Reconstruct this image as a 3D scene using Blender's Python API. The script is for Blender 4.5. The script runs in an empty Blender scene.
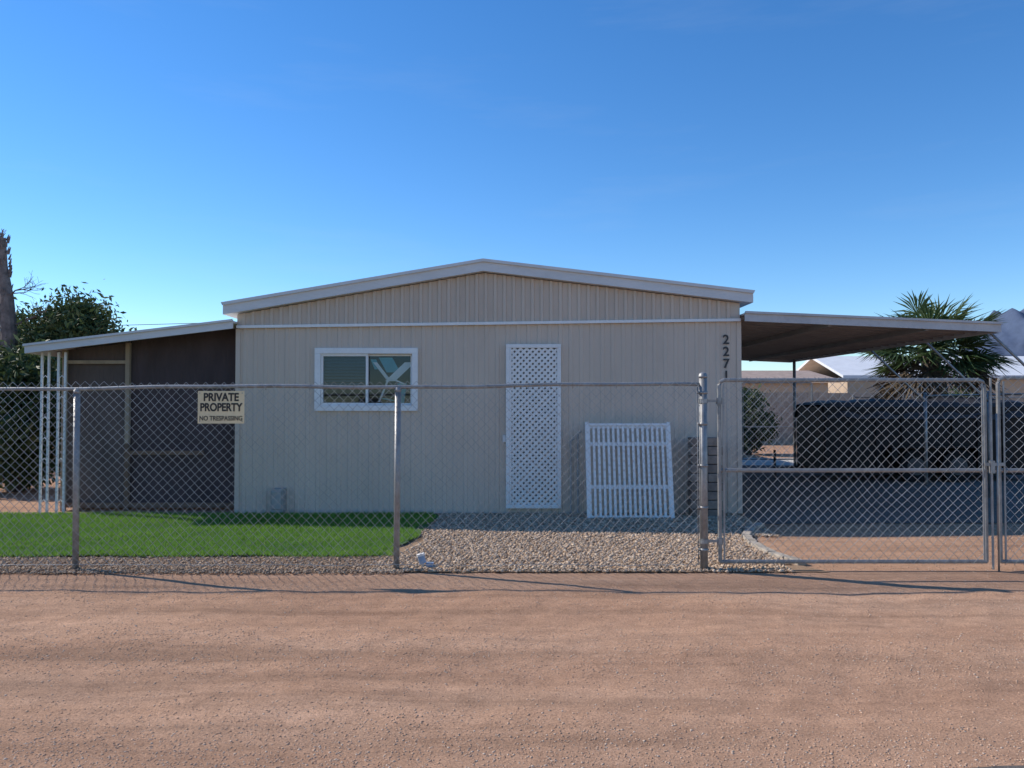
import bpy, math, random
import numpy as np
from mathutils import Vector, Matrix, noise
random.seed(7); rng=np.random.default_rng(7)
scene=bpy.context.scene
F=770.0; HZ=403.0; CH=1.6
def P(px,py,Y):
    return ((px-512)*Y/F, CH+(HZ-py)*Y/F)
# ------------------------------------------------------------------ materials
def newmat(name):
    m=bpy.data.materials.new(name); m.use_nodes=True
    nt=m.node_tree; b=nt.nodes['Principled BSDF']
    return m,nt,b
def ramp(nt,cols,fac):
    r=nt.nodes.new('ShaderNodeValToRGB')
    els=r.color_ramp.elements
    while len(els)<len(cols): els.new(0.5)
    for i,(p,c) in enumerate(cols):
        els[i].position=p; els[i].color=(c[0],c[1],c[2],1)
    nt.links.new(fac,r.inputs[0]); return r.outputs[0]
def noise_node(nt,scale,detail=4,rough=0.6,vec=None,stretch=None):
    n=nt.nodes.new('ShaderNodeTexNoise'); n.inputs['Scale'].default_value=scale
    n.inputs['Detail'].default_value=detail; n.inputs['Roughness'].default_value=rough
    if vec is None:
        tc=nt.nodes.new('ShaderNodeTexCoord'); vec=tc.outputs['Object']
    if stretch:
        mp=nt.nodes.new('ShaderNodeMapping'); mp.inputs['Scale'].default_value=stretch
        nt.links.new(vec,mp.inputs[0]); vec=mp.outputs[0]
    nt.links.new(vec,n.inputs['Vector']); return n.outputs['Fac']
def mixc(nt,a,b,fac,mode='MIX'):
    m=nt.nodes.new('ShaderNodeMix'); m.data_type='RGBA'; m.blend_type=mode
    for s,v in ((6,a),(7,b),(0,fac)):
        if hasattr(v,'is_linked') : nt.links.new(v,m.inputs[s])
        elif s==0: m.inputs[0].default_value=v
        else: m.inputs[s].default_value=(v[0],v[1],v[2],1)
    return m.outputs[2]
def bump(nt,b,h,strength,dist):
    bn=nt.nodes.new('ShaderNodeBump'); bn.inputs['Strength'].default_value=strength
    bn.inputs['Distance'].default_value=dist
    nt.links.new(h,bn.inputs['Height']); nt.links.new(bn.outputs[0],b.inputs['Normal'])
def mat(name,col,rough=0.7,var=0.12,scale=3,metal=0,bs=0,stretch=None,spec=0.5,dirt=None):
    m,nt,b=newmat(name)
    f=noise_node(nt,scale,5,0.65,stretch=stretch)
    lo=[c*(1-var*1.6) for c in col]; hi=[min(1,c*(1+var*1.2)) for c in col]
    c=ramp(nt,[(0.3,lo),(0.7,hi)],f)
    if dirt:
        f2=noise_node(nt,scale*6,6,0.7,stretch=stretch)
        r=ramp(nt,[(0.5,(0,0,0)),(0.75,(1,1,1))],f2)
        mm=nt.nodes.new('ShaderNodeMath'); mm.operation='MULTIPLY'; mm.inputs[1].default_value=dirt[1]
        nt.links.new(r,mm.inputs[0])
        c=mixc(nt,c,dirt[0],mm.outputs[0])
    nt.links.new(c,b.inputs['Base Color'])
    b.inputs['Roughness'].default_value=rough; b.inputs['Metallic'].default_value=metal
    b.inputs['Specular IOR Level'].default_value=spec
    if bs: bump(nt,b,noise_node(nt,scale*12,4),bs,0.005)
    return m
def islmat(name,cols,rough=0.85,trans=0,spec=0.3):
    m,nt,b=newmat(name)
    g=nt.nodes.new('ShaderNodeNewGeometry')
    n=len(cols)
    c=ramp(nt,[(i/(n-1),k) for i,k in enumerate(cols)],g.outputs['Random Per Island'])
    nt.links.new(c,b.inputs['Base Color']); b.inputs['Roughness'].default_value=rough
    b.inputs['Specular IOR Level'].default_value=spec
    if trans:
        t=nt.nodes.new('ShaderNodeBsdfTranslucent'); nt.links.new(c,t.inputs[0])
        mx=nt.nodes.new('ShaderNodeMixShader'); mx.inputs[0].default_value=trans
        nt.links.new(b.outputs[0],mx.inputs[1]); nt.links.new(t.outputs[0],mx.inputs[2])
        nt.links.new(mx.outputs[0],nt.nodes['Material Output'].inputs[0])
    return m
# ------------------------------------------------------------------ builder
class B:
    def __init__(s): s.v=[]; s.f=[]; s.m=[]
    def add(s,vs,fs,mi=0):
        o=len(s.v); s.v+= [tuple(v) for v in vs]
        s.f+=[tuple(i+o for i in f) for f in fs]; s.m+=[mi]*len(fs)
    def box(s,x0,x1,y0,y1,z0,z1,mi=0,M=None):
        vs=[(x,y,z) for z in (z0,z1) for y in (y0,y1) for x in (x0,x1)]
        if M is not None: vs=[M@Vector(v) for v in vs]
        s.add(vs,[(0,2,3,1),(4,5,7,6),(0,1,5,4),(2,6,7,3),(0,4,6,2),(1,3,7,5)],mi)
    def tube(s,pts,r,n=8,mi=0,cap=True,r1=None):
        pts=[Vector(p) for p in pts]; k=len(pts); vs=[]
        if r1 is None: r1=r
        for i,p in enumerate(pts):
            d=(pts[min(i+1,k-1)]-pts[max(i-1,0)]).normalized()
            a=Vector((0,0,1)) if abs(d.z)<0.9 else Vector((0,1,0))
            u=d.cross(a).normalized(); w=d.cross(u)
            rr=r+(r1-r)*i/max(1,k-1)
            for j in range(n):
                t=2*math.pi*j/n+math.pi/n
                vs.append(p+(u*math.cos(t)+w*math.sin(t))*rr)
        fs=[(i*n+j,i*n+(j+1)%n,(i+1)*n+(j+1)%n,(i+1)*n+j) for i in range(k-1) for j in range(n)]
        if cap: fs+=[tuple(range(n))[::-1],tuple((k-1)*n+j for j in range(n))]
        s.add(vs,fs,mi)
    def prism(s,poly,y0,y1,mi=0): # poly in xz
        n=len(poly)
        vs=[(x,y0,z) for x,z in poly]+[(x,y1,z) for x,z in poly]
        s.add(vs,[tuple(range(n)),tuple(range(2*n-1,n-1,-1))]+[(i,i+n,(i+1)%n+n,(i+1)%n) for i in range(n)],mi)
    def dome(s,c,r,mi=0,n=10):
        vs=[];fs=[]
        for i in range(4):
            a=i*math.pi/8
            for j in range(n):
                t=2*math.pi*j/n; vs.append((c[0]+r*math.cos(a)*math.cos(t),c[1]+r*math.cos(a)*math.sin(t),c[2]+r*.7*math.sin(a)))
        vs.append((c[0],c[1],c[2]+r*.7))
        for i in range(3):
            for j in range(n): fs.append((i*n+j,i*n+(j+1)%n,(i+1)*n+(j+1)%n,(i+1)*n+j))
        for j in range(n): fs.append((3*n+j,3*n+(j+1)%n,4*n))
        s.add(vs,fs,mi)
    def obj(s,name,mats,parent=None,smooth=False,bevel=0):
        me=bpy.data.meshes.new(name); me.from_pydata(s.v,[],s.f)
        for m in mats: me.materials.append(m)
        me.polygons.foreach_set('material_index',s.m)
        if smooth: me.polygons.foreach_set('use_smooth',[True]*len(s.f))
        me.update()
        o=bpy.data.objects.new(name,me); scene.collection.objects.link(o)
        if parent: o.parent=parent
        if bevel:
            bv=o.modifiers.new('b','BEVEL'); bv.width=bevel; bv.segments=2; bv.limit_method='ANGLE'
        return o
def empty(name):
    o=bpy.data.objects.new(name,None); scene.collection.objects.link(o); return o
def npobj(name,V,Fc,mats,mi=None):
    me=bpy.data.meshes.new(name)
    nv=len(V); nf,k=Fc.shape
    me.vertices.add(nv); me.vertices.foreach_set('co',V.astype(np.float32).ravel())
    me.loops.add(nf*k); me.loops.foreach_set('vertex_index',Fc.astype(np.int32).ravel())
    me.polygons.add(nf); me.polygons.foreach_set('loop_start',(np.arange(nf)*k).astype(np.int32))
    for m in mats: me.materials.append(m)
    if mi is not None: me.polygons.foreach_set('material_index',mi.astype(np.int32))
    me.update(calc_edges=True); me.validate()
    o=bpy.data.objects.new(name,me); scene.collection.objects.link(o); return o
def text(name,s,x,y,z,size,m,parent,ax='CENTER',bold=0.0):
    c=bpy.data.curves.new(name,'FONT'); c.body=s; c.size=size; c.extrude=0.001; c.align_x=ax; c.align_y='CENTER'; c.offset=bold
    c.materials.append(m)
    o=bpy.data.objects.new(name,c); scene.collection.objects.link(o); o.location=(x,y,z); o.rotation_euler=(math.pi/2,0,0)
    if parent: o.parent=parent
    return o
# ------------------------------------------------------------------ ground
def hgt(x,y):
    f=np.clip((y-3.45)/0.5,0,1)*np.clip((7.0-y)/0.5,0,1)
    return f*(0.010*np.sin(x*1.3+y*2.1)+0.008*np.sin(y*5.2+0.9*np.sin(x*.9))+0.006*np.sin(x*3.1-y*1.7)+0.004*np.sin(x*7.1+y*6.3)+.003*np.sin(x*13.7-y*9.1))
xs=np.concatenate([[-4000,-800,-150,-40,-20],np.linspace(-11,11,260),[20,40,150,800,4000]])
ys=np.concatenate([[-400,-60,-8,0],np.linspace(2.5,7.5,90),[9,12,20,40,120,500,1500,5000]])
X,Yg=np.meshgrid(xs,ys); Z=hgt(X,Yg)
V=np.stack([X,Yg,Z],-1).reshape(-1,3)
nx=len(xs); I,J=np.meshgrid(np.arange(len(ys)-1),np.arange(nx-1),indexing='ij')
a=(I*nx+J).ravel(); Fq=np.stack([a,a+1,a+nx+1,a+nx],-1)
def dirtmat(name,cols,fine=(0.6,1.25),bs=0.6,spk=(0.45,0.36,0.29),streak=0.0,bd=.016):
    m,nt,b=newmat(name)
    n1=noise_node(nt,0.7,6,0.6,stretch=(0.35,1.3,1))
    c1=ramp(nt,[(0.25,cols[0]),(0.5,cols[1]),(0.75,cols[2])],n1)
    n2=noise_node(nt,85,4,0.8)
    c2=ramp(nt,[(0.3,(fine[0],)*3),(0.5,(1,1,1)),(0.72,(fine[1],)*3)],n2)
    c=mixc(nt,c1,c2,1.0,'MULTIPLY')
    n5=noise_node(nt,7,6,0.75)
    c=mixc(nt,c,ramp(nt,[(0.3,(0.80,0.78,0.76)),(0.65,(1.09,1.08,1.07))],n5),1.0,'MULTIPLY')
    if streak:
        n6=noise_node(nt,2.2,6,0.65,stretch=(0.12,1.8,1))
        c=mixc(nt,c,ramp(nt,[(0.35,(1-streak,)*3),(0.5,(1,1,1)),(0.68,(1+streak*.6,)*3)],n6),1.0,'MULTIPLY')
    tc=nt.nodes.new('ShaderNodeTexCoord')
    vo=nt.nodes.new('ShaderNodeTexVoronoi'); vo.inputs['Scale'].default_value=70; nt.links.new(tc.outputs['Object'],vo.inputs['Vector'])
    sp=ramp(nt,[(0.16,(1,1,1)),(0.24,(0,0,0))],vo.outputs['Distance'])
    n3=noise_node(nt,30,2); s2=ramp(nt,[(0.52,(0,0,0)),(0.6,(1,1,1))],n3)
    mm=nt.nodes.new('ShaderNodeMath'); mm.operation='MULTIPLY'; nt.links.new(sp,mm.inputs[0]); nt.links.new(s2,mm.inputs[1])
    m3=nt.nodes.new('ShaderNodeMath'); m3.operation='MULTIPLY'; m3.inputs[1].default_value=0.6; nt.links.new(mm.outputs[0],m3.inputs[0])
    c=mixc(nt,c,spk,m3.outputs[0])
    nt.links.new(c,b.inputs['Base Color']); b.inputs['Roughness'].default_value=0.95; b.inputs['Specular IOR Level'].default_value=0.12
    bump(nt,b,noise_node(nt,60,5,0.8),bs,bd)
    return m
dirt=dirtmat('dirt',[(0.40,0.23,0.145),(0.50,0.30,0.192),(0.58,0.37,0.25)],fine=(.5,1.35),streak=.24,bs=.7,bd=.018)
npobj('ground',V,Fq,[dirt])
def sheet(name,poly,z,m,ragged=0):
    pts=[]
    n=len(poly)
    for i in range(n):
        a=Vector(poly[i]); b_=Vector(poly[(i+1)%n]); L=(b_-a).length; k=max(1,int(L/0.12)) if ragged else 1
        for j in range(k):
            p=a.lerp(b_,j/k)
            if ragged: p=p+Vector((noise.noise(Vector((p.x*3,p.y*3,1)))*ragged,noise.noise(Vector((p.x*3,p.y*3,9)))*ragged))
            pts.append((p.x,p.y,z))
    me=bpy.data.meshes.new(name); me.from_pydata(pts,[],[tuple(range(len(pts)))])
    me.materials.append(m); me.update()
    o=bpy.data.objects.new(name,me); scene.collection.objects.link(o); return o
asph=dirtmat('asphalt',[(0.12,0.105,0.095),(0.15,0.135,0.12),(0.19,0.165,0.145)],bs=0.5)
sheet('road',[(-40,-5),(40,-5),(40,3.43),(2,3.41),(0,3.3),(-40,3.2)],0.006,asph,0.05)
grav_base=dirtmat('gravel_base',[(0.28,0.185,0.12),(0.35,0.24,0.16),(0.42,0.30,0.205)],spk=(0.6,0.48,0.36))
sheet('gravel_bed',[(-12,7.25),(3.0,7.3),(2.6,8.2),(2.75,9.2),(3.3,9.9),(3.3,11.3),(-12,11.3)],0.008,grav_base,0.05)
driveway_m=dirtmat('driveway_gravel',[(0.165,0.135,0.115),(0.205,0.17,0.145),(0.25,0.21,0.18)],spk=(0.35,0.31,0.28))
sheet('driveway',[(3.3,10.2),(12,10.3),(12,19.5),(3.3,19.5)],0.012,driveway_m,0.1)
conc=mat('concrete',(0.52,0.49,0.44),0.9,0.15,4,bs=0.3)
sheet('concrete_path',[(5.3,19.6),(9.6,19.6),(9.6,22.2),(5.3,22.2)],0.016,conc)
# stones
def stones(name,n,fn,smin,smax,m,seed=1,sink=0.2,flat=0.65):
    r=np.random.default_rng(seed)
    base=np.array([[1,0,0],[-1,0,0],[0,1,0],[0,-1,0],[0,0,1],[0,0,-1]],float)
    fc=np.array([[0,2,4],[2,1,4],[1,3,4],[3,0,4],[2,0,5],[1,2,5],[3,1,5],[0,3,5]])
    pos=fn(r,n); n=len(pos)
    s=smin+(smax-smin)*r.random(n)**2.5
    vv=base[None]*(1+0.35*(r.random((n,6,3))-0.5))+0.25*(r.random((n,6,3))-0.5)
    vv[:,:,2]*=flat
    vv*=s[:,None,None]*(0.7+0.6*r.random((n,1,3)))
    th=r.random(n)*6.283; c,sn=np.cos(th)[:,None],np.sin(th)[:,None]
    x=vv[:,:,0]*c-vv[:,:,1]*sn; y=vv[:,:,0]*sn+vv[:,:,1]*c
    vv[:,:,0]=x; vv[:,:,1]=y
    vv+=pos[:,None,:]; vv[:,:,2]+=(s*flat*(0.5-sink))[:,None]
    Fc=(fc[None]+(np.arange(n)*6)[:,None,None]).reshape(-1,3)
    return npobj(name,vv.reshape(-1,3),Fc,[m])
def fore(r,n):
    y=3.3+(7.5-3.3)*r.random(n)**1.2; x=(r.random(n)*2-1)*(y*0.72+0.3)
    k=np.sin(y*4.1+0.4*np.sin(x*0.8))+0.8*r.standard_normal(n)>-0.4
    x,y=x[k],y[k]; return np.stack([x,y,hgt(x,y)],-1)
peb=islmat('pebble',[(0.38,0.225,0.145),(0.52,0.32,0.205),(0.46,0.285,0.185),(0.60,0.41,0.285),(0.31,0.20,0.145),(0.62,0.49,0.38),(0.50,0.31,0.2)])
stones('dirt_pebbles',80000,fore,0.002,0.0085,peb,3,sink=.33,flat=.5)
def bed(r,n):
    y=7.28+(11.1-7.28)*r.random(n); x=-1.35+(4.6)*r.random(n)
    lim=np.where(y<8.2,2.75-.1*(y<7.6),np.where(y<9.2,2.75,3.2)); edge=-1.12+0.1*np.sin(y*3)
    k=(x<lim)&((x>edge)|(y<7.75)); 
    return np.stack([x[k],y[k],np.full(k.sum(),0.010)+0.010*r.random(k.sum())],-1)
gr=islmat('gravel_stone',[(0.44,0.30,0.20),(0.58,0.43,0.30),(0.34,0.23,0.15),(0.66,0.53,0.40),(0.50,0.35,0.235),(0.24,0.18,0.13),(0.54,0.38,0.26)])
stones('gravel',44000,bed,0.008,0.025,gr,5)
def strip(r,n):
    x=-9+8*r.random(n); y=7.2+0.75*r.random(n)
    return np.stack([x,y,np.full(n,0.010)+0.01*r.random(n)],-1)
gr2=islmat('gravel_strip_stone',[(0.30,0.20,0.135),(0.42,0.29,0.195),(0.25,0.17,0.115),(0.52,0.40,0.29),(0.38,0.25,0.165)])
stones('gravel.001',20000,strip,0.006,0.019,gr2,6)
def drv(r,n):
    x=2.9+7*r.random(n); y=7.4+3.4*r.random(n)
    return np.stack([x,y,np.full(n,0.003)],-1)
stones('driveway_pebbles',14000,drv,0.003,0.009,peb,8)
# stone edging curve
bd=B(); edm=mat('edging_stone',(0.42,0.36,0.29),0.9,0.25,8,bs=0.4)
cv=[(2.85,7.6),(2.72,8.1),(2.68,8.6),(2.75,9.1),(2.95,9.6),(3.22,10.0)]
for i in range(len(cv)-1):
    for k in range(2):
        t=k/2; x=cv[i][0]*(1-t)+cv[i+1][0]*t; y=cv[i][1]*(1-t)+cv[i+1][1]*t
        ang=math.atan2(cv[i+1][1]-cv[i][1],cv[i+1][0]-cv[i][0])
        M=Matrix.Translation((x,y,0))@Matrix.Rotation(ang+random.uniform(-.08,.08),4,'Z')
        bd.box(0,0.245,-.05,.05,0,0.05+random.random()*.012,0,M)
bd.obj('stone_edging',[edm],bevel=0.01)
# turf
turfb=mat('turf_base',(0.05,0.12,0.02),0.9,0.2,4)
sheet('turf_mat',[(-11,7.92),(-1.4,8.05),(-1.15,8.9),(-1.0,10.6),(-1.05,10.95),(-11,10.95)],0.03,turfb,0.04)
n=110000
tx=-9+7.95*rng.random(n); ty=7.9+3.05*rng.random(n)
k=(tx<(-1.25+0.08*np.sin(ty*5)+(ty-8)*0.07))&(ty>7.93+0.03*np.sin(tx*4)); tx,ty=tx[k],ty[k]; n=len(tx)
hh=0.028+0.022*rng.random(n); an=rng.random(n)*6.28; w=0.004+0.002*rng.random(n)
patch=np.array([noise.noise(Vector((a_*1.1,b_*1.6,4))) for a_,b_ in zip(tx[::1],ty[::1])])
hh*=1+.35*patch
lean=rng.standard_normal((n,2))*0.012+np.array([0.004,-0.008])+np.stack([patch*.025,-patch*.02],-1)
V=np.zeros((n,3,3))
V[:,0]=np.stack([tx-w*np.cos(an),ty-w*np.sin(an),np.full(n,.028)],-1)
V[:,1]=np.stack([tx+w*np.cos(an),ty+w*np.sin(an),np.full(n,.028)],-1)
V[:,2]=np.stack([tx+lean[:,0],ty+lean[:,1],.028+hh],-1)
turfm=islmat('turf_blade',[(0.13,0.25,0.04),(0.19,0.36,0.055),(0.24,0.42,0.08),(0.15,0.30,0.05),(0.32,0.44,0.14)],0.6,0.3)
npobj('artificial_turf',V.reshape(-1,3),np.arange(n*3).reshape(-1,3),[turfm])
# ------------------------------------------------------------------ house
house=empty('mobile_home')
YW=11.16
wallm=mat('wall_paint',(0.595,0.49,0.395),0.6,0.05,1.2,dirt=((0.40,0.33,0.265),0.22),stretch=(1,1,0.35))
white=mat('white_paint',(0.80,0.79,0.77),0.5,0.04,5,dirt=((0.5,0.46,0.42),0.25))
fasc=mat('fascia_paint',(0.66,0.65,0.64),0.5,0.06,3,dirt=((0.42,0.39,0.37),0.3),stretch=(0.5,1,2))
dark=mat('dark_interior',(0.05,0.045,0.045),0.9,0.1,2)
xl=P(237,0,YW)[0]; xr=P(740,0,YW)[0]
ex0,ez0=P(222,303,11.0); rx,rz=P(483,259,11.0); ex1,ez1=P(754,291,11.0)
TH=0.17
def roofz(x): # underside
    if x<rx: return ez0+(rz-ez0)*(x-ex0)/(rx-ex0)-TH
    return ez1+(rz-ez1)*(ex1-x)/(ex1-rx)-TH
def bandz(x):
    za=P(237,327,YW)[1]; zb=P(735,320,YW)[1]; return za+(zb-za)*(x-xl)/(xr-xl)
wx0,wz1=P(315,348,YW); wx1,wz0=P(418,411,YW)
def profile(x0,x1,pitch,rib,depth):
    out=[(x0,0.0)]; x=x0+pitch*0.5
    while x+rib+0.02<x1:
        out+=[(x,0),(x+0.012,-depth),(x+rib-0.012,-depth),(x+rib,0)]; x+=pitch
    out.append((x1,0)); return out
def ins(prof,x):
    for i in range(len(prof)-1):
        if prof[i][0]<x<prof[i+1][0]:
            t=(x-prof[i][0])/(prof[i+1][0]-prof[i][0]); prof.insert(i+1,(x,prof[i][1]*(1-t)+prof[i+1][1]*t)); return
w=B()
prof=profile(xl,xr,0.1525,0.07,0.011)
ins(prof,wx0+.03); ins(prof,wx1-.03)
def q(xa,ya,xb,yb,za0,zb0,za1,zb1,off=0):
    w.add([(xa,YW+ya+off,za0),(xb,YW+yb+off,zb0),(xb,YW+yb+off,zb1),(xa,YW+ya+off,za1)],[(0,1,2,3)])
for i in range(len(prof)-1):
    (xa,ya),(xb,yb)=prof[i],prof[i+1]
    if xb-xa<1e-5: continue
    xm=(xa+xb)/2
    if wx0+.03<xm<wx1-.03:
        q(xa,ya,xb,yb,0,0,wz0+.03,wz0+.03); q(xa,ya,xb,yb,wz1-.03,wz1-.03,bandz(xa),bandz(xb))
    else: q(xa,ya,xb,yb,0,0,bandz(xa),bandz(xb))
prof=profile(xl,xr,0.135,0.062,0.026); ins(prof,rx)
for i in range(len(prof)-1):
    (xa,ya),(xb,yb)=prof[i],prof[i+1]
    if xb-xa<1e-5: continue
    q(xa,ya,xb,yb,bandz(xa),bandz(xb),roofz(xa),roofz(xb),-0.016)
w.obj('front_wall',[wallm],house)
w=B(); L=16
w.add([(xl,YW,0),(xl,YW+L,0),(xl,YW+L,roofz(xl)),(xl,YW,roofz(xl))],[(0,1,2,3)])
w.add([(xr,YW,0),(xr,YW+L,0),(xr,YW+L,roofz(xr)),(xr,YW,roofz(xr))],[(3,2,1,0)])
w.add([(xl,YW+L,0),(xr,YW+L,0),(xr,YW+L,roofz(xr)),(rx,YW+L,roofz(rx)),(xl,YW+L,roofz(xl))],[(4,3,2,1,0)])
w.obj('side_walls',[wallm],house)
w=B()
w.prism([(xl,bandz(xl)-.02),(xr,bandz(xr)-.02),(xr,bandz(xr)+.02),(xl,bandz(xl)+.02)],YW-0.06,YW-0.012)
w.obj('trim_band',[white],house)
w=B()
w.prism([(xl-.02,0.01),(xl+.045,0.01),(xl+.045,bandz(xl)-.022),(xl-.02,bandz(xl)-.022)],YW-.016,YW+.03)
w.prism([(xr-.045,0.01),(xr+.02,0.01),(xr+.02,bandz(xr)-.022),(xr-.045,bandz(xr)-.022)],YW-.016,YW+.03)
w.obj('corner_trim',[wallm],house)
w=B()
w.prism([(ex0,ez0-TH+.03),(rx,rz-TH+.03),(rx,rz-.03),(ex0,ez0-.03)],11.0,11.03)
w.prism([(rx,rz-TH+.03),(ex1,ez1-TH+.03),(ex1,ez1-.03),(rx,rz-.03)],11.0,11.03)
w.prism([(ex0,ez0-.03),(rx,rz-.03),(rx,rz+.012),(ex0-.02,ez0+.012)],10.97,11.05)
w.prism([(rx,rz-.03),(ex1,ez1-.03),(ex1+.02,ez1+.012),(rx,rz+.012)],10.97,11.05)
w.obj('fascia',[fasc],house)
w=B()
w.prism([(ex0,ez0-.05),(rx,rz-.05),(rx,rz-.005),(ex0,ez0-.005)],11.05,YW+L+.15)
w.prism([(rx,rz-.05),(ex1,ez1-.05),(ex1,ez1-.005),(rx,rz-.005)],11.05,YW+L+.15)
w.prism([(ex0,ez0-TH+.01),(rx,rz-TH+.01),(rx,rz-TH+.03),(ex0,ez0-TH+.03)],11.0,YW+L)
w.prism([(rx,rz-TH+.01),(ex1,ez1-TH+.01),(ex1,ez1-TH+.03),(rx,rz-TH+.03)],11.0,YW+L)
w.box(ex0-.01,ex0+.02,11.05,YW+L,ez0-TH+.03,ez0-.05); w.box(ex1-.02,ex1+.01,11.05,YW+L,ez1-TH+.03,ez1-.05)
w.obj('roof',[fasc],house)
# window
w=B(); fw=0.085
def frame(b,x0,x1,z0,z1,t,ya,yb,mi=0):
    b.box(x0,x1,ya,yb,z0,z0+t,mi); b.box(x0,x1,ya,yb,z1-t,z1,mi)
    b.box(x0,x0+t,ya,yb,z0+t,z1-t,mi); b.box(x1-t,x1,ya,yb,z0+t,z1-t,mi)
frame(w,wx0,wx1,wz0,wz1,fw,YW-.045,YW+.02)
xm=(wx0+wx1)/2
frame(w,wx0+fw,xm+.025,wz0+fw,wz1-fw,.035,YW-.02,YW+.03)
frame(w,xm-.02,wx1-fw,wz0+fw,wz1-fw,.03,YW+.035,YW+.06)
w.obj('window_frame',[white],house,bevel=0.005)
gm,nt,b=newmat('window_glass')
tr=nt.nodes.new('ShaderNodeBsdfTransparent'); tr.inputs[0].default_value=(.85,.92,.95,1)
gl=nt.nodes.new('ShaderNodeBsdfGlossy'); gl.inputs['Roughness'].default_value=.02; gl.inputs[0].default_value=(.7,.85,1,1)
lw=nt.nodes.new('ShaderNodeFresnel'); lw.inputs[0].default_value=1.6
mm=nt.nodes.new('ShaderNodeMixShader'); nt.links.new(lw.outputs[0],mm.inputs[0]); nt.links.new(tr.outputs[0],mm.inputs[1]); nt.links.new(gl.outputs[0],mm.inputs[2])
nt.links.new(mm.outputs[0],nt.nodes['Material Output'].inputs[0])
w=B()
w.add([(wx0+fw,YW+.01,wz0+fw),(xm,YW+.01,wz0+fw),(xm,YW+.01,wz1-fw),(wx0+fw,YW+.01,wz1-fw)],[(0,1,2,3)])
w.add([(xm,YW+.045,wz0+fw),(wx1-fw,YW+.045,wz0+fw),(wx1-fw,YW+.045,wz1-fw),(xm,YW+.045,wz1-fw)],[(0,1,2,3)])
w.obj('window_glass',[gm],house)
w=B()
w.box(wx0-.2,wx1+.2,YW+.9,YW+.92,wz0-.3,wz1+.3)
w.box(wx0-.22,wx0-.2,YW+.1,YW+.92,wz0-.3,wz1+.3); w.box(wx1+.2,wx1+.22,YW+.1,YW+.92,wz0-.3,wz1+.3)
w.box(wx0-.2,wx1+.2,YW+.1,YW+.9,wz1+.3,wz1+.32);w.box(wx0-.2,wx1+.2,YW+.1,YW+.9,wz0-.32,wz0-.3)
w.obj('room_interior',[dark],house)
blm=mat('blind_slat',(0.055,0.09,0.13),0.6,0.05,3); cm=mat('curtain',(0.85,0.87,0.87),0.8,0.08,3); teal=mat('teal_cloth',(0.12,0.42,0.50),.8,.1,3)
w=B(); z=wz1-fw-.03
while z>wz0+fw+.25:
    M=Matrix.Translation((0,YW+.09,z))@Matrix.Rotation(math.radians(55),4,'X')
    w.box(wx0+.06,xm+.02,-.02,.02,-.001,.001,0,M); z-=.045
w.obj('window_blind',[blm],house)
w=B()
def slant(px0,py0,px1,py1,wd,mi=0,yy=.075):
    a=Vector((P(px0,0,YW)[0],YW+yy,P(0,py0,YW)[1])); c=Vector((P(px1,0,YW)[0],YW+yy+.01,P(0,py1,YW)[1]))
    u=Vector((wd,0,0)); w.add([a-u,a+u,c+u,c-u],[(0,1,2,3)],mi)
slant(374,362,387,379,.03); slant(409,362,389,381,.075,0,.08); slant(388,378,378,402,.016); slant(392,379,404,384,.03,0,.07)
slant(401,383,398,405,.07,1,.1); slant(380,398,394,401,.05,1,.1); slant(372,359,376,369,.04,1,.1); slant(384,357,392,372,.10,1,.12)
w.obj('curtain',[cm,teal],house)
# lattice door panel
lat=empty('lattice_door'); 
dx0,dz1=P(506,344,11.1); dx1,dz0=P(561,508,11.1)
w=B(); frame(w,dx0,dx1,dz0,dz1,.055,YW-.07,YW-.02); w.box(dx0+.055,dx0+.08,YW-.065,YW-.025,dz0+.055,dz1-.055)
w.obj('door_frame',[white],lat,bevel=.004)
w=B(); a0,a1,c0,c1=dx0+.08,dx1-.055,dz0+.055,dz1-.055
sp=.088; wd=.018
def clipseg(px,pz,dx,dz):
    t0,t1=-9,9
    for p,d,lo,hi in ((px,dx,a0,a1),(pz,dz,c0,c1)):
        ta,tb=(lo-p)/d,(hi-p)/d
        if ta>tb: ta,tb=tb,ta
        t0=max(t0,ta); t1=min(t1,tb)
    return t0,t1
for fam,yy in ((1,YW-.052),(-1,YW-.044)):
    k=-60
    while k<60:
        px=a0+k*sp; t0,t1=clipseg(px,c0,fam,1.0)
        if t1-t0>.02:
            A=(px+fam*t0,c0+t0); C=(px+fam*t1,c0+t1); nx_,nz_=(.7071*wd,-.7071*wd*fam)
            vs=[]
            for y in (yy-.003,yy+.003):
                vs+=[(A[0]-nx_,y,A[1]-nz_),(A[0]+nx_,y,A[1]+nz_),(C[0]+nx_,y,C[1]+nz_),(C[0]-nx_,y,C[1]-nz_)]
            w.add(vs,[(0,1,2,3),(7,6,5,4),(0,4,5,1),(1,5,6,2),(2,6,7,3),(3,7,4,0)])
        k+=1
w.obj('lattice',[white],lat)
w=B(); w.box(dx0+.02,dx1-.02,YW-.019,YW-.0125,dz0+.02,dz1-.02)
w.obj('door_panel',[mat('door_paint',(0.20,0.18,0.155),.6)],lat)
w=B(); w.box(dx0-.05,dx0-.002,YW-.05,YW-.013,dz0+.95,dz0+1.05); w.obj('door_latch',[fasc],lat)
# numbers
numm=mat('number_paint',(0.04,0.035,0.035),.5)
nums=empty('house_number_sign')
for ch,py in zip('2271',(340,352,364,376)):
    x,z=P(726,py,YW); text('digit_'+ch,ch,x,YW-.022,z,.19,numm,nums,bold=.004)
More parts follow.
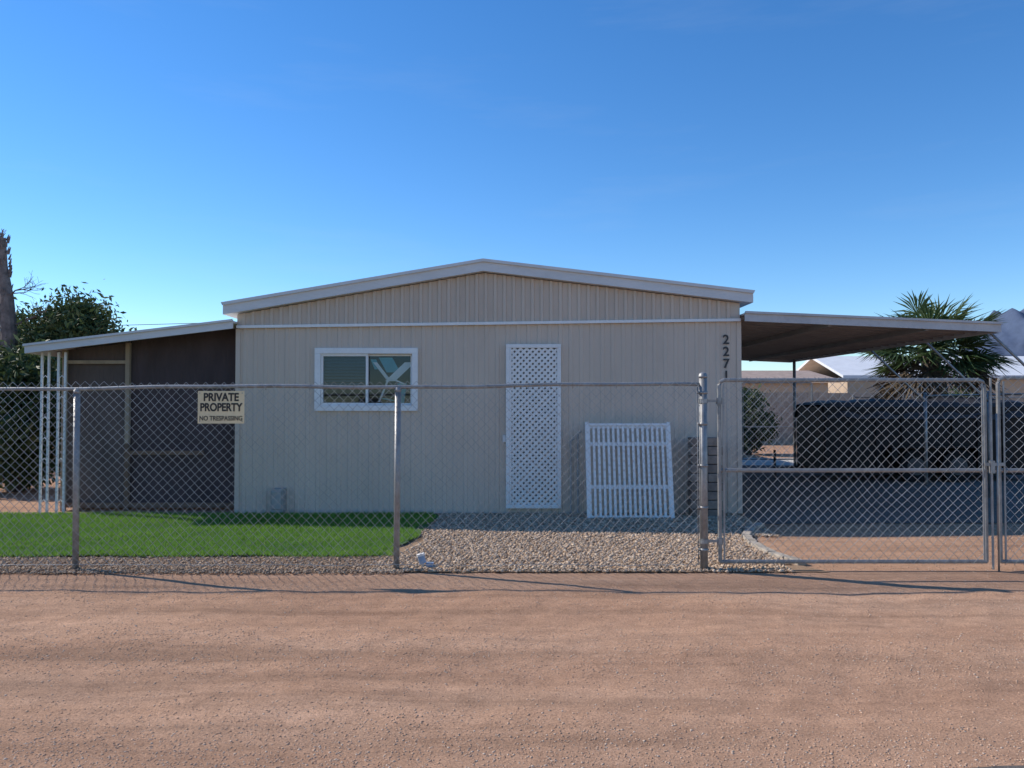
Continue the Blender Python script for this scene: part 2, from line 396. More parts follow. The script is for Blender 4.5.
# utility bits
ut=empty('utility_box'); w=B(); gpl=mat('grey_plastic',(0.34,0.33,0.31),.5,.1,4)
x,z=P(279,500,11.05); w.box(x-.09,x+.09,10.98,11.13,z-.17,z+.17,0); w.box(x-.07,x+.07,10.965,10.979,z-.12,z+.14,0); w.tube([(x,11.06,0),(x,11.06,z-.17)],.02,8,0)
w.obj('box_body',[gpl,dark],ut,bevel=.01)
hb=empty('wall_pipe'); w=B()
for px,zt in ((571,1.05),(578,1.15)):
    x=P(px,0,11.05)[0]; w.tube([(x,11.08,0),(x,11.08,zt),(x+.05,11.08,zt+.05)],.016,8,0)
w.obj('pipes',[gpl],hb)
# white picket panel leaning
pk=empty('picket_panel'); w=B()
M=Matrix.Translation((P(629.5,0,10.7)[0],10.62,0.0))@Matrix.Rotation(math.radians(-12),4,'X')
W=1.2; H=1.36
for i in range(17):
    x=-W/2+.05+i*(W-.1)/16; w.box(x-.017,x+.017,-.012,.004,.03,H-.06,0,M)
for z in (.0,.42,1.02,H-.09): w.box(-W/2,W/2,.005,.03,z,z+.055,0,M)
for x in (-W/2,W/2-.05): w.box(x,x+.05,-.02,.045,0,H,0,M)
w.box(-W/2+.05,W/2-.05,-.015,.004,H-.055,H-.02,0,M); 
w.obj('pickets',[white],pk,bevel=.003)
# brick stack at corner
bs=empty('paver_stack'); w=B()
for r in range(9):
    for c in range(2):
        x=P(690,0,10.8)[0]+c*.23+random.uniform(-.015,.015); w.box(x,x+.21,10.75,10.98,r*.125,r*.125+.115,random.choice((0,1)))
w.obj('pavers',[mat('paver',(0.22,0.17,0.14),.9,.2,9),mat('paver_b',(0.28,0.22,0.18),.9,.2,9)],bs,bevel=.008)
# ------------------------------------------------------------------ left porch
porch=empty('porch_awning')
px0,pz0=P(25,345,11.0); px1,pz1=P(235,320,11.0); px1=xl-.003
w=B(); T=.12
w.prism([(px0,pz0-T),(px1,pz1-T),(px1,pz1),(px0,pz0)],10.97,11.0)
w.prism([(px0-.01,pz0-.02),(px1,pz1-.02),(px1,pz1+.012),(px0-.01,pz0+.012)],10.94,10.969)
w.prism([(px0,pz0-.04),(px1,pz1-.04),(px1,pz1-.01),(px0,pz0-.01)],11.0,19)
w.box(px0-.01,px0+.03,11.0,19,pz0-T,pz0-.041)
y=11.3
while y<19:
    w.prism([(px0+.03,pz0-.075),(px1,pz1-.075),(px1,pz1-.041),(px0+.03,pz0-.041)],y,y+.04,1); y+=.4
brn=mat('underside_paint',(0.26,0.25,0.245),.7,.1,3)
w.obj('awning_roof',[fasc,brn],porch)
w=B()
for ya,xa in ((11.2,-6.84),(13.6,-6.84),(16.2,-6.84)):
    zt=pz0-T+.03
    for dx,dy in ((0,0),(.1,0),(.24,.0),(.34,0)):
        w.box(xa+dx-.014,xa+dx+.014,ya+dy-.014,ya+dy+.014,0,zt)
    for z in np.arange(.15,zt-.1,.3):
        w.tube([(xa,ya,z),(xa+.05,ya,z+.05),(xa+.1,ya,z)],.007,6); w.tube([(xa+.24,ya,z),(xa+.29,ya,z+.05),(xa+.34,ya,z)],.007,6)
w.obj('posts',[white],porch)
def screenmat(name,col,alpha):
    m,nt,b=newmat(name)
    f=noise_node(nt,2.5,4,.6,stretch=(1,1,.4)); c=ramp(nt,[(.3,[k*.75 for k in col]),(.7,[k*1.2 for k in col])],f)
    nt.links.new(c,b.inputs['Base Color']); b.inputs['Roughness'].default_value=.9
    bump(nt,b,noise_node(nt,5,3,.5,stretch=(2,1,.3)),.6,.05)
    return m
scr=screenmat('shade_screen',(0.07,0.05,0.052),1); scr2=screenmat('shade_screen_light',(0.115,0.088,0.08),1)
frm=mat('wood_frame',(0.36,0.28,0.20),.8,.15,5,stretch=(1,1,.3))
xs0=P(66,0,11.5)[0]; xs1=P(129,0,11.5)[0]
w=B()
def pzz(x): return pz0-T+(pz1-pz0)*(x-px0)/(px1-px0)
def cloth(x0,x1,y,z0,zt0,zt1,mi,sd):
    n_,m_=34,26; vs=[];fs=[]
    for j in range(m_+1):
        for i in range(n_+1):
            u=i/n_; v=j/m_; x=x0+(x1-x0)*u; z=z0+((zt0+(zt1-zt0)*u)-z0)*v
            e=min(1,6*min(u,1-u))*min(1,5*min(v,1-v))
            d=.05*e*(noise.noise(Vector((x*1.6,z*.7,sd)))+.35*noise.noise(Vector((x*6,z*1.2,sd))))
            vs.append((x,y+.03+d,z))
    for j in range(m_):
        for i in range(n_):
            a=j*(n_+1)+i; fs.append((a,a+1,a+n_+2,a+n_+1))
    w.add(vs,fs,mi)
cloth(xs1,xl,11.5,.05,pzz(xs1)+.07,pzz(xl)+.07,0,1)
cloth(xs0,xs1,11.5,.05,pzz(xs0)+.05,pzz(xs1)+.05,1,2)
w.add([(xs0,11.5,0.05),(xs0,17,0.05),(xs0,17,pz0-.07),(xs0,11.5,pz0-.07)],[(0,1,2,3)],1)
w.obj('shade_screens',[scr,scr2],porch,smooth=True)
w=B()
w.box(xs0-.03,xs0+.03,11.44,11.497,0,pzz(xs0)+.04); w.box(xs1-.03,xs1+.03,11.44,11.497,1.0,pzz(xs1)+.04); w.box(xs1-.03,xs1+.03,11.44,11.497,0,.998,1)
zb=P(0,362,11.45)[1]; w.box(xs0+.03,xs1-.03,11.45,11.495,zb-.025,zb+.025)
w.box(xs1+.03,xl-.6,11.46,11.495,.83,.89,1); w.box(xs0+.03,xl-.02,11.46,11.495,.05,.12,1)
w.obj('screen_frame',[frm,mat('brown_frame',(0.17,0.11,0.075),.8,.2,5)],porch)
# ------------------------------------------------------------------ carport
cp=empty('carport')
cx0,cz0=P(740,312,11.0); cx1,cz1=P(1001,323,11.0); cx0=xr+.025
w=B(); T=.13; CYE=19.3
w.prism([(cx0,cz0-T),(cx1,cz1-T),(cx1,cz1),(cx0,cz0)],10.97,11.0)
w.prism([(cx0,cz0-.02),(cx1+.01,cz1-.02),(cx1+.01,cz1+.012),(cx0,cz0+.012)],10.94,10.969)
w.prism([(cx0,cz0-.035),(cx1,cz1-.035),(cx1,cz1-.01),(cx0,cz0-.01)],11.0,CYE)
w.box(cx1-.03,cx1+.005,11.0,CYE,cz1-T,cz1-.036)
w.prism([(cx0,cz0-T),(cx1-.03,cz1-T),(cx1-.03,cz1-.036),(cx0,cz0-.036)],CYE-.03,CYE)
y=11.2
while y<CYE-.1:
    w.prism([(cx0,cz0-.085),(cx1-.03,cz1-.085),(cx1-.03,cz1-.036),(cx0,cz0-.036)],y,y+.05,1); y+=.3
for x in (cx0+1.2,cx0+2.6): 
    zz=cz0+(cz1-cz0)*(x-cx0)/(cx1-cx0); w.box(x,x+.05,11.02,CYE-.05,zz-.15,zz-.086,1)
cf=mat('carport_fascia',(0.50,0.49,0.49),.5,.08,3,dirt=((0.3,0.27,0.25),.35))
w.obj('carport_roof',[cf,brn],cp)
galv=mat('galvanized_pipe',(0.33,0.325,0.315),.5,.18,9,metal=.5,dirt=((0.22,0.18,0.15),.4))
w=B()
for Y in (11.25,13.0,15.0):
    w.tube([(cx1,Y,cz1-.1),(8.05,Y,1.62)],.02,8)
    w.tube([(8.05,Y,0),(8.05,Y,1.78)],.03,10); w.dome((8.05,Y,1.78),.035)
w.tube([(8.05,11.25,1.74),(8.05,15.0,1.74)],.018,8)
w.tube([(6.75,18.4,0),(6.75,18.4,cz1-.1)],.035,10); w.tube([(4.9,18.9,0),(4.9,18.9,cz1-.1)],.035,10)
w.obj('posts_and_braces',[galv],cp,smooth=True)
# black utility trailer parked at the end of the carport
tl=empty('utility_trailer'); w=B()
blkp=mat('black_paint',(0.010,0.010,0.011),.6,.2,3,spec=.25,dirt=((0.03,0.027,0.024),.35)); rub=mat('rubber',(0.02,0.02,0.02),.9,spec=.1); hub=mat('dark_hub',(0.07,0.07,0.07),.5,spec=.3)
tarp=mat('tarp',(0.028,0.028,0.034),.55,.2,3,spec=.35)
X0,X1,Y0,Y1=6.35,10.75,15.7,17.2; Zb,Zt=.24,1.56
w.box(X0,X1,Y0,Y0+.04,Zb,Zt-.04); w.box(X0,X1,Y1-.04,Y1,Zb,Zt-.04); w.box(X0,X0+.04,Y0+.041,Y1-.041,Zb,Zt-.04); w.box(X1-.04,X1,Y0+.041,Y1-.041,Zb,Zt-.04)
w.box(X0+.04,X1-.04,Y0+.041,Y1-.041,Zb,Zb+.06)
n_=60; vs=[];fs=[]
for j in range(13):
    for i in range(n_+1):
        x=X0-.03+(X1-X0+.06)*i/n_; t=j/12; y=Y0-.045+(Y1-Y0+.09)*t; e=min(1,5*min(t,1-t))**.6*min(1,8*min(i,n_-i)/n_)**.6
        z=Zt+.0+e*(.10+.13*noise.noise(Vector((x*.9,y,2)))+.05*noise.noise(Vector((x*4,y*3,2))))
        if j in (0,12): z=Zt-.28+.06*noise.noise(Vector((x*2,j,5))); y+=.02*math.sin(x*9)
        vs.append((x,y,z))
for j in range(12):
    for i in range(n_): a=j*(n_+1)+i; fs.append((a,a+1,a+n_+2,a+n_+1))
w.add(vs,fs,3)
x=X0+.02
while x<X1: w.box(x,x+.05,Y0-.035,Y0-.001,Zb-.06,Zt-.2); x+=.515
w.box(X0,X1,Y0-.03,Y0+.03,Zb-.1,Zb-.061); w.box(X0,X1,Y1-.06,Y1,Zb-.1,Zb-.001)
w.tube([(X0,Y0+.2,Zb-.05),(X0-.9,(Y0+Y1)/2,Zb-.05)],.03,6); w.tube([(X0,Y1-.2,Zb-.05),(X0-.9,(Y0+Y1)/2,Zb-.05)],.03,6); w.tube([(X0-.75,(Y0+Y1)/2,.02),(X0-.75,(Y0+Y1)/2,.6)],.025,8)
for xw in (8.1,8.95):
    for ya in (Y0-.24,Y1+.04):
        w.tube([(xw,ya,.33),(xw,ya+.2,.33)],.33,24,1); w.tube([(xw,ya-.004,.33),(xw,ya+.01,.33)],.18,16,2)
for ya in (Y0-.27,Y1+.02):
    w.box(7.72,9.33,ya,ya+.25,.70,.725); w.box(7.6,7.72,ya,ya+.25,.45,.71); w.box(9.33,9.45,ya,ya+.25,.45,.71)
w.obj('trailer_body',[blkp,rub,hub,tarp],tl)
# ------------------------------------------------------------------ chain link
wirem=mat('galvanized_wire',(0.40,0.39,0.375),.5,.2,6,metal=.45)
def chain(b,p0,p1,z0,z1,d=.088,r=.0023,mi=0,seed=0):
    p0=Vector((p0[0],p0[1],0)); p1=Vector((p1[0],p1[1],0)); L=(p1-p0).length; u=(p1-p0)/L; nrm=Vector((u.y,-u.x,0))
    H=z1-z0; 
    for fam in (1,-1):
        k0=-int(H/d)-2; k1=int(L/d)+int(H/d)+2
        for k in range(k0,k1):
            s0=k*d
            t0,t1=0.0,H
            if fam>0: t0=max(t0,-s0); t1=min(t1,L-s0)
            else: t0=max(t0,s0-L); t1=min(t1,s0)
            if t1-t0<d*.3: continue
            pts=[]; nseg=max(1,int(round((t1-t0)/(d/2))))
            for i in range(nseg+1):
                t=t0+(t1-t0)*i/nseg; s=s0+fam*t
                q=p0+u*s; z=z0+t
                j=noise.noise(Vector((s*2.2,z*2.2,seed)))*.022; j2=noise.noise(Vector((s*2.0,z*2.0,seed+7)))*.020
                bul=noise.noise(Vector((s*.9,z*.9,seed+3)))*.02
                q=q+u*j+nrm*((r*.9 if (i+k)%2 else -r*.9)*fam+bul); pts.append((q.x,q.y,z+j2))
            b.tube(pts,r,4,mi,cap=False)
YF=7.4
FP=[-7.6,P(78,0,YF)[0],P(397,0,YF)[0],P(703,0,YF)[0]]
def rail(x): return 1.6+(403-(388.5-4*(min(x,2)+5)/7))/104.05
fence=empty('chain_link_fence')
w=B()
for i,x in enumerate(FP):
    r=.038 if i==3 else .029
    zt=rail(x)+(.07 if i==3 else -.045)
    lean=(0.012,-.01,.01,0)[i]
    w.tube([(x,YF,-.05),(x+lean,YF,zt)],r,14)
    w.tube([(x+lean,YF,zt-.005),(x+lean,YF,zt+.02)],r+.004,14); w.dome((x+lean,YF,zt+.02),r+.003,0,14)
pts=[(x,YF-.0,rail(x)-.0+.010*math.sin(x*1.7)+.004*math.sin(x*5)) for x in np.linspace(FP[0],FP[3],40)]
w.tube(pts,.018,10)
for x in np.arange(-7.4,1.8,.42):
    w.tube([(x,YF-.022,rail(x)-.03),(x+.004,YF-.028,rail(x)+.0),(x,YF+.0,rail(x)+.03)],.003,5)
for z in (.2,.6,1.0,1.4,1.7): 
    w.tube([(FP[3],YF,z-.012),(FP[3],YF,z+.012)],.043,14); 
    w.box(FP[3]-.055,FP[3]-.036,YF-.02,YF+.02,z-.012,z+.012)
w.box(FP[3]-.06,FP[3]-.052,YF-.012,YF-.006,.06,rail(2)-.02)
w.obj('posts_and_rail',[galv],fence,smooth=True)
w=B(); chain(w,(FP[0],YF-.036),(FP[3]-.05,YF-.036),.04,1.80,seed=1)
wire_o=w.obj('mesh_wire',[wirem],fence)
w=B(); pts=[(x,YF-.03,.06+.015*noise.noise(Vector((x*1.5,0,0)))) for x in np.linspace(FP[0],FP[3]-.05,40)]; w.tube(pts,.003,5); w.obj('tension_wire',[wirem],fence)
def gate(name,x0,x1,zt,z0=.085,zm=.955,seed=5,Y=YF,d=.095):
    g=empty(name); w=B(); r=.019; c=.05
    path=[(x0,Y,z0),(x0,Y,zt-c),(x0+c*.3,Y,zt-c*.3),(x0+c,Y,zt),(x1-c,Y,zt),(x1-c*.3,Y,zt-c*.3),(x1,Y,zt-c),(x1,Y,z0)]
    w.tube(path,r,10); w.tube([(x0,Y,z0),(x1,Y,z0)],r,10); w.tube([(x0,Y,zm),(x1,Y,zm)],r,10)
    for x in (x0+.035,x1-.035): w.box(x-.008,x+.008,Y-.03,Y-.022,z0+.02,zt-.03)
    w.obj('gate_frame',[galv],g,smooth=False)
    w=B(); chain(w,(x0+.03,Y-.026),(x1-.03,Y-.026),z0-.02,zt+.025,d=d,seed=seed); w.obj('gate_mesh',[wirem],g)
    return g
g1x0=P(719,0,YF)[0]; g1x1=P(984,0,YF)[0]
g=gate('chain_link_gate',g1x0,g1x1,1.82)
w=B()
for z in (.28,1.62):
    w.tube([(g1x0,YF,z-.03),(g1x0,YF,z+.03)],.03,12); w.box(FP[3]+.02,g1x0,YF-.012,YF+.012,z-.012,z+.012); w.tube([(FP[3],YF,z-.02),(FP[3],YF,z+.02)],.045,12)
w.box(g1x1-.03,g1x1+.16,YF-.05,YF-.035,1.0,1.03); w.box(g1x1+.02,g1x1+.06,YF-.06,YF-.02,.93,1.05)
w.tube([(g1x1+.035,YF-.045,1.84),(g1x1+.035,YF-.045,.02)],.011,8)
w.obj('hinges_and_latch',[galv],g)
gp=P(998,0,YF)[0]
g=gate('chain_link_gate',gp,gp+2.6,1.84,seed=9)
w=B(); w.tube([(gp-.045,YF-.045,.0),(gp-.045,YF-.045,1.5)],.009,8)
w.obj('drop_rod',[galv],g,smooth=True)
w=B(); xx=gp+2.72; w.tube([(xx,YF,-.05),(xx,YF,1.9)],.038,12); w.dome((xx,YF,1.9),.042)
w.obj('fence_post',[galv],smooth=True)
# sign
sg=empty('private_property_sign'); sgm=mat('sign_face',(0.78,0.64,0.38),.5,.06,5,dirt=((0.45,0.3,0.18),.3)); ink=mat('sign_ink',(0.03,0.025,0.02),.5)
x0,z1=P(198,391,YF-.06); x1,z0=P(244.5,423.5,YF-.06); ys_=YF-.062; xc=(x0+x1)/2
w=B(); w.box(x0,x1,ys_,ys_+.003,z0,z1); w.obj('panel',[sgm],sg)
text('line_1','PRIVATE',xc,ys_-.002,z1-.062,.105,ink,sg,bold=.0035).scale=(.86,1,1)
text('line_2','PROPERTY',xc,ys_-.002,z1-.158,.105,ink,sg,bold=.0035).scale=(.80,1,1)
text('line_3','NO TRESPASSING',xc,ys_-.002,z0+.048,.062,ink,sg,bold=.001).scale=(.84,1,1)
w=B()
for a,b_ in ((x0+.02,z1-.02),(x1-.02,z1-.02),(x0+.02,z0+.02),(x1-.02,z0+.02)): w.tube([(a,ys_-.004,b_),(a,ys_+.03,b_)],.005,8)
w.obj('bolts',[galv],sg)
# small spotlight by fence
sl=empty('garden_spotlight'); w=B(); bl=mat('light_blue_plastic',(0.25,0.35,0.5),.35,.1,4)
x=P(424,0,7.55)[0]; w.tube([(x,7.5,.05),(x-.02,7.5,.12)],.035,12,0); w.tube([(x-.02,7.5,.12),(x-.025,7.5,.14)],.04,12,1); w.tube([(x,7.5,.0),(x,7.5,.05)],.012,8,1); w.box(x+.03,x+.1,7.46,7.56,.02,.05,0)
w.obj('lamp_head',[bl,white],sl)
# ------------------------------------------------------------------ vegetation
def bush(name,c,rad,n,leaf,cols,seed):
    r=np.random.default_rng(seed)
    nb=max(8,int(n/260)); centers=[]
    while len(centers)<nb:
        q=r.standard_normal(3); q/=np.linalg.norm(q); q*=(.35+.65*r.random()**.5)
        if q[2]<-.75: continue
        centers.append(q*.85)
    centers=np.array(centers)
    ci=r.integers(0,nb,n); p=centers[ci]+r.standard_normal((n,3))*np.array([.15,.15,.14])
    p=p*np.array(rad)+np.array(c); p=p[p[:,2]>.05]; n=len(p)
    a=r.standard_normal((n,3)); a/=np.linalg.norm(a,axis=1)[:,None]
    b_=np.cross(a,r.standard_normal((n,3))); b_/=np.linalg.norm(b_,axis=1)[:,None]
    s=leaf*(.6+.8*r.random(n))[:,None]
    V=np.stack([p-a*s,p+b_*s*.35,p+a*s,p-b_*s*.35],1).reshape(-1,3)
    m=islmat(name+'_leaf',cols,.6,.25)
    o=npobj('leaves',V,np.arange(n*4).reshape(-1,4),[m])
    e=empty(name); o.parent=e
    w=B(); bark=mat(name+'_bark',(0.14,0.10,0.08),.9,.2,6)
    for i in range(min(nb,14)):
        t=centers[i]*np.array(rad)+np.array(c)
        mid=(c[0]+(t[0]-c[0])*.3,c[1]+(t[1]-c[1])*.3,max(.3,(t[2])*.5))
        w.tube([(c[0]+.1*math.cos(i),c[1]+.1*math.sin(i),0),mid,tuple(t)],.06,6,0,r1=.015)
    w.obj('branches',[bark],e); return e
gcol=[(0.045,0.07,0.024),(0.075,0.11,0.038),(0.055,0.085,0.03),(0.10,0.14,0.055),(0.15,0.17,0.08)]
bush('oleander_bush',(-11.35,20,2.75),(1.7,1.2,1.65),24000,.08,gcol,1)
bush('oleander_bush',(-13.3,21,2.2),(1.5,1.2,1.9),14000,.085,gcol,2)
bush('oleander_bush',(-15.6,19,2.0),(1.6,1.3,2.2),7000,.11,gcol,3)
bush('oleander_bush',(-9.0,14,1.2),(1.1,.9,1.5),12000,.08,gcol,4)
bush('oleander_bush',(-10.3,9.6,1.5),(1.4,1.9,1.7),14000,.09,gcol,14)  # out of view, added to cast shade on the left of the turf
bush('desert_shrub',(7.3,24,1.0),(.9,.8,1.1),5000,.09,gcol,5)
bush('desert_shrub',(15.5,27,1.0),(1.6,1.0,1.2),5000,.1,gcol,6)
# bare tree
bt=empty('bare_tree'); w=B(); bark=mat('grey_bark',(0.20,0.16,0.14),.95,.3,5,bs=.5)
def branch(p,d,l,r,dep):
    q=p+d*l; mid=p+d*l*.5+Vector((random.uniform(-1,1),random.uniform(-1,1),random.uniform(-1,1)))*l*.06
    w.tube([p,mid,q],r,6 if dep>2 else 4,0,r1=r*.68,cap=False)
    if dep==0: return
    for _ in range(3 if dep>1 else 2):
        nd=(d+Vector((random.uniform(-.8,.8),random.uniform(-.7,.7),random.uniform(-.35,.5)))).normalized(); branch(q if random.random()<.7 else mid,nd,l*random.uniform(.62,.82),r*.62,dep-1)
w.tube([(-12.9,19.5,0),(-12.85,19.5,1.8),(-12.76,19.5,3.3),(-12.84,19.5,4.3),(-12.97,19.5,5.1),(-12.98,19.5,5.8)],.27,12,0,r1=.09)
for i in range(120):
    z=random.uniform(2.5,5.8); a=random.uniform(0,6.28); rr=.26-.18*z/5.8; p=Vector((-12.86-.04*max(0,z-4)+rr*math.cos(a),19.5+rr*math.sin(a),z)); w.tube([p,p+Vector((math.cos(a)*.05,math.sin(a)*.05,.16))],.03,4,0,r1=.008)
branch(Vector((-12.75,19.5,3.5)),Vector((.7,.1,.35)).normalized(),.5,.03,4)
branch(Vector((-12.82,19.5,4.3)),Vector((.5,-.3,.2)).normalized(),.4,.024,4)
branch(Vector((-12.9,19.5,5.0)),Vector((-.5,-.1,.6)).normalized(),.6,.05,4)
branch(Vector((-12.98,19.5,5.7)),Vector((.1,-.1,1)).normalized(),.16,.03,2)
w.obj('trunk_and_branches',[bark],bt)
def palm(name,cx,cy,cz,R,nf,seed):
    rd=random.Random(seed); e=empty(name)
    V=[];Fc=[];MI=[]; st=B()
    for i in range(nf):
        az=rd.random()*6.283; el=math.asin(max(-.75,min(1,rd.uniform(-.75,1.0)))) 
        dead=el<-.4
        d=Vector((math.cos(az)*math.cos(el),math.sin(az)*math.cos(el),math.sin(el)))
        base=Vector((cx,cy,cz))+d*.1; lp=R*rd.uniform(.36,.60)
        tip=base+d*lp-Vector((0,0,.12*math.cos(el)*lp))
        st.tube([base,base+d*lp*.5,tip],.014,4,1 if dead else 0,cap=False)
        side=d.cross(Vector((0,0,1))); side=side.normalized() if side.length>.1 else Vector((1,0,0))
        side=(side+Vector((0,0,rd.uniform(-.5,.5)))).normalized(); up=side.cross(d).normalized()
        nl=24; fl=R*rd.uniform(.46,.68)
        for k in range(nl):
            a=math.radians(-110+220*k/(nl-1)+rd.uniform(-3,3)); ln=fl*(.6+.4*math.cos(a*.6))*rd.uniform(.8,1.1)
            ld=(d*math.cos(a)+side*math.sin(a)+up*.12).normalized(); pw=ld.cross(up).normalized()*.024
            droop=Vector((0,0,-1))*ln*rd.uniform(.08,.35)
            m1=tip+ld*ln*.5-Vector((0,0,1))*ln*.02; t=tip+ld*ln+droop
            o=len(V); V+= [tip,m1-pw+up*.01,t,m1+pw+up*.01,m1-up*.008]; Fc+=[(o,o+1,o+4),(o,o+4,o+3),(o+1,o+2,o+4),(o+4,o+2,o+3)]; MI+=[1 if dead else 0]*4
    pm=islmat('palm_leaf',[(0.045,0.08,0.028),(0.08,0.125,0.045),(0.055,0.09,0.033),(0.13,0.17,0.075)],.5,.25)
    dm=islmat('palm_dead',[(0.10,0.075,0.05),(0.16,0.12,0.08),(0.07,0.05,0.04)],.9)
    o=npobj('fronds',np.array([tuple(v) for v in V]),np.array(Fc),[pm,dm],np.array(MI)); o.parent=e
    st.obj('frond_stems',[pm,dm],e)
    w=B(); bk=mat('palm_bark',(0.12,0.09,0.07),.95,.3,10,bs=.6)
    w.tube([(cx,cy,0),(cx,cy,cz*.5),(cx,cy,cz)],.24,12,0,r1=.19)
    for i in range(220):
        z=rd.uniform(.4,cz); a=rd.random()*6.283; r0=.2; 
        p=Vector((cx+r0*math.cos(a),cy+r0*math.sin(a),z)); q=p+Vector((math.cos(a)*.12,math.sin(a)*.12,-.12+.3*rd.random()))
        w.tube([p,q],.022,4,0,r1=.008)
    w.obj('trunk',[bk],e)
palm('fan_palm',9.75,17.9,2.8,1.55,74,4)
# ------------------------------------------------------------------ right background
w=B(); blk=mat('black_privacy_screen',(0.018,0.018,0.022),.8,.2,2)
bf=empty('privacy_fence')
for i in range(5):
    x=8.6+i*1.7; w.box(x+.03,x+1.67,19.4,19.42,.12,1.62+.03*(i%2),0)
w.obj('screen_panels',[blk],bf)
w=B()
for i in range(6): x=8.6+i*1.7; w.tube([(x,19.4,0),(x,19.4,1.8)],.03,8)
w.tube([(8.6,19.38,1.74),(17.1,19.38,1.74)],.02,8); w.obj('screen_posts',[galv],bf)
gate('chain_link_gate',6.2,8.1,2.15,seed=12,Y=20.8,d=.1)
bwm=mat('block_wall',(0.42,0.33,0.25),.9,.1,3)
w=B()
for r in range(10):
    for c in range(75):
        x=6+c*.41+(r%2)*.2; w.box(x,x+.4,30,30.2,r*.2,r*.2+.192)
w.box(5.9,37,30.02,30.18,0,1.99); w.obj('block_wall',[bwm])
def bhouse(name,x0,x1,y0,y1,zw,zr,wm,rm,ov=.4):
    e=empty(name); w=B(); w.box(x0,x1,y0,y1,0,zw); w.obj('walls',[wm],e)
    w=B(); ym=(y0+y1)/2
    w.add([(x0-ov,y0-ov,zw),(x1+ov,y0-ov,zw),(x1+ov,ym,zr),(x0-ov,ym,zr),(x0-ov,y1+ov,zw),(x1+ov,y1+ov,zw),(x0-ov,y0-ov,zw+.15),(x1+ov,y0-ov,zw+.15),(x1+ov,ym,zr+.15),(x0-ov,ym,zr+.15),(x0-ov,y1+ov,zw+.15),(x1+ov,y1+ov,zw+.15)],
      [(0,1,2,3),(3,2,5,4),(6,7,8,9),(9,8,11,10),(0,1,7,6),(0,3,9,6),(3,4,10,9),(1,2,8,7),(2,5,11,8),(4,5,11,10)]); w.obj('roof',[rm],e)
    w=B()
    for k in range(3):
        x=x0+(x1-x0)*(k+.5)/3; w.box(x-.6,x+.6,y0-.03,y0-.002,1,2.1)
    w.obj('windows',[dark],e); return e
tan=mat('tan_stucco',(0.50,0.38,0.27),.9,.08,2); wr=mat('white_roof',(0.72,0.72,0.72),.6,.05,2); tr_=mat('tan_roof',(0.38,0.28,0.22),.8,.15,3)
bhouse('neighbor_house',18.3,36,42,50,2.95,4.25,tan,wr)
bhouse('neighbor_house',11,15.6,38,45,2.6,3.2,tan,tr_)
bhouse('neighbor_house',-40,-24,40,50,3,4,tan,tr_)
# mountains
mt=mat('mountain_hazed_rock',(0.085,0.112,0.175),1,.22,.004,spec=0)  # blue-grey distance haze is painted into the rock colour
nxm,nym=220,60; V=[]
for j in range(nym):
    for i in range(nxm):
        x=2000+4000*i/(nxm-1); y=4300+1600*j/(nym-1)
        e=min(1,i/24)*math.sin(math.pi*j/(nym-1))
        px=512+F*x/5050
        hgtm=(290+350*math.exp(-((px-1040)/58)**2)+90*math.exp(-((px-1003)/13)**2))*e
        n1=noise.fractal(Vector((x/330,y/420,0)),1.1,2.1,5)
        h=hgtm*(1.0-.16*abs(n1)*2+.10*noise.noise(Vector((x/180,y/500,8))))+22*e*noise.fractal(Vector((x/90,y/120,3)),1,2,3)
        V.append((x,y,max(-5,h)))
Fm=np.array([(j*nxm+i,j*nxm+i+1,(j+1)*nxm+i+1,(j+1)*nxm+i) for j in range(nym-1) for i in range(nxm-1)])
mo=npobj('mountains',np.array(V),Fm,[mt])
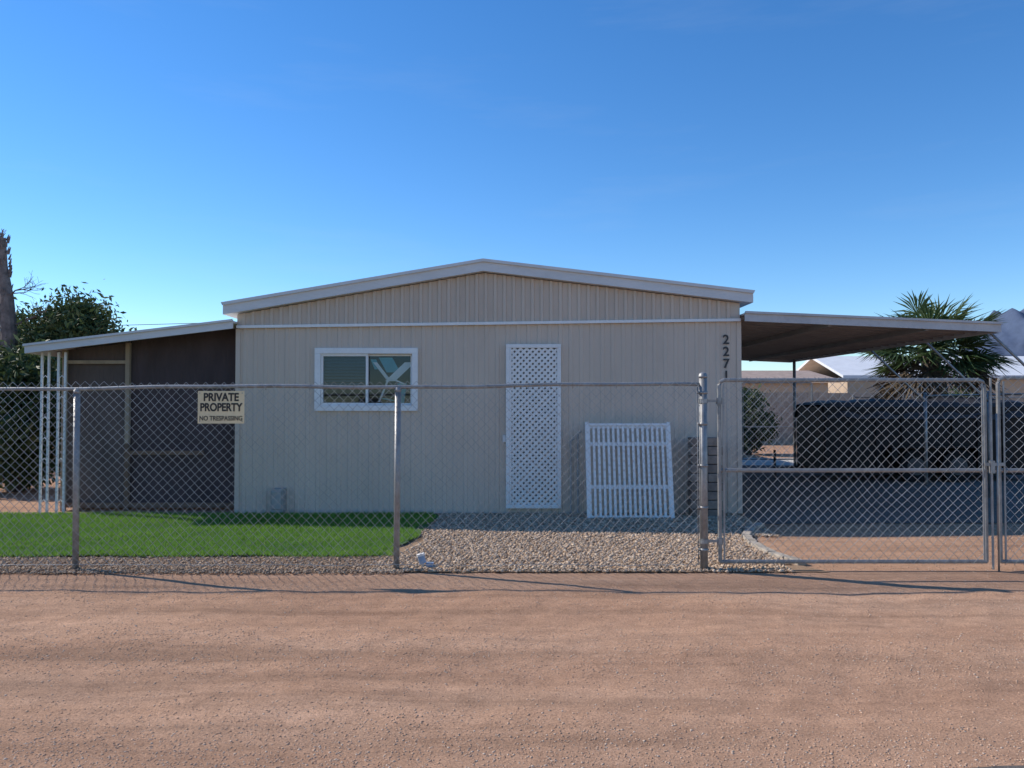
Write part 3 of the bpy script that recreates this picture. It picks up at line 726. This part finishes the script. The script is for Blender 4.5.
# power line
pl=empty('power_line'); w=B(); pw=mat('pole_wood',(0.15,0.10,0.07),.9)
A=Vector((-32,38,5.2)); C=Vector((12,60,9.6))
w.tube([A+(C-A)*t-Vector((0,0,1.2*4*t*(1-t)*.3)) for t in np.linspace(0,1,20)],.018,5,0)
w.tube([(-32,38,0),(-32,38,5.6)],.14,8,0); w.tube([(12,60,0),(12,60,9.0)],.14,8,0)
w.obj('wire_and_poles',[pw],pl)
# ------------------------------------------------------------------ light
sa,sb=-1.25,0.48
el=math.atan2(1,math.hypot(sa,sb)); rot=math.atan2(sa,sb)
wd_=bpy.data.worlds.new('World'); scene.world=wd_; wd_.use_nodes=True; nt=wd_.node_tree
sk=nt.nodes.new('ShaderNodeTexSky'); sk.sky_type='NISHITA'; sk.sun_disc=False; sk.sun_elevation=el; sk.sun_rotation=rot
sk.air_density=1.0; sk.dust_density=0.0; sk.ozone_density=3.0; sk.altitude=300
hs=nt.nodes.new('ShaderNodeHueSaturation'); hs.inputs['Saturation'].default_value=1.25
nt.links.new(sk.outputs[0],hs.inputs['Color'])
tint=mixc(nt,hs.outputs[0],(0.93,1.04,1.17),1.0,'MULTIPLY')
tc=nt.nodes.new('ShaderNodeTexCoord')
cn=noise_node(nt,2.2,7,.6,vec=tc.outputs['Generated'],stretch=(1,1.5,7))
cl=ramp(nt,[(.55,(0,0,0)),(.85,(.09,.09,.09))],cn)
tint=mixc(nt,tint,(4.5,5.0,5.6),cl)
bg=nt.nodes['Background']; nt.links.new(tint,bg.inputs[0]); bg.inputs[1].default_value=0.15
sl_=bpy.data.lights.new('sun','SUN'); sl_.energy=5.0; sl_.angle=math.radians(.5); sl_.color=(1,.93,.83)
so=bpy.data.objects.new('sun',sl_); scene.collection.objects.link(so)
so.rotation_euler=Vector((sa,sb,1)).to_track_quat('Z','Y').to_euler()
# camera
cam=bpy.data.cameras.new('camera'); co=bpy.data.objects.new('camera',cam); scene.collection.objects.link(co)
cam.sensor_width=36; cam.lens=F/1024*36; cam.clip_end=20000; cam.clip_start=.05
co.location=(0,0,CH); co.rotation_euler=(math.radians(90)+math.atan2(HZ-384,F),0,0)
scene.camera=co
scene.view_settings.view_transform='Standard'; scene.view_settings.look='None'; scene.view_settings.exposure=0
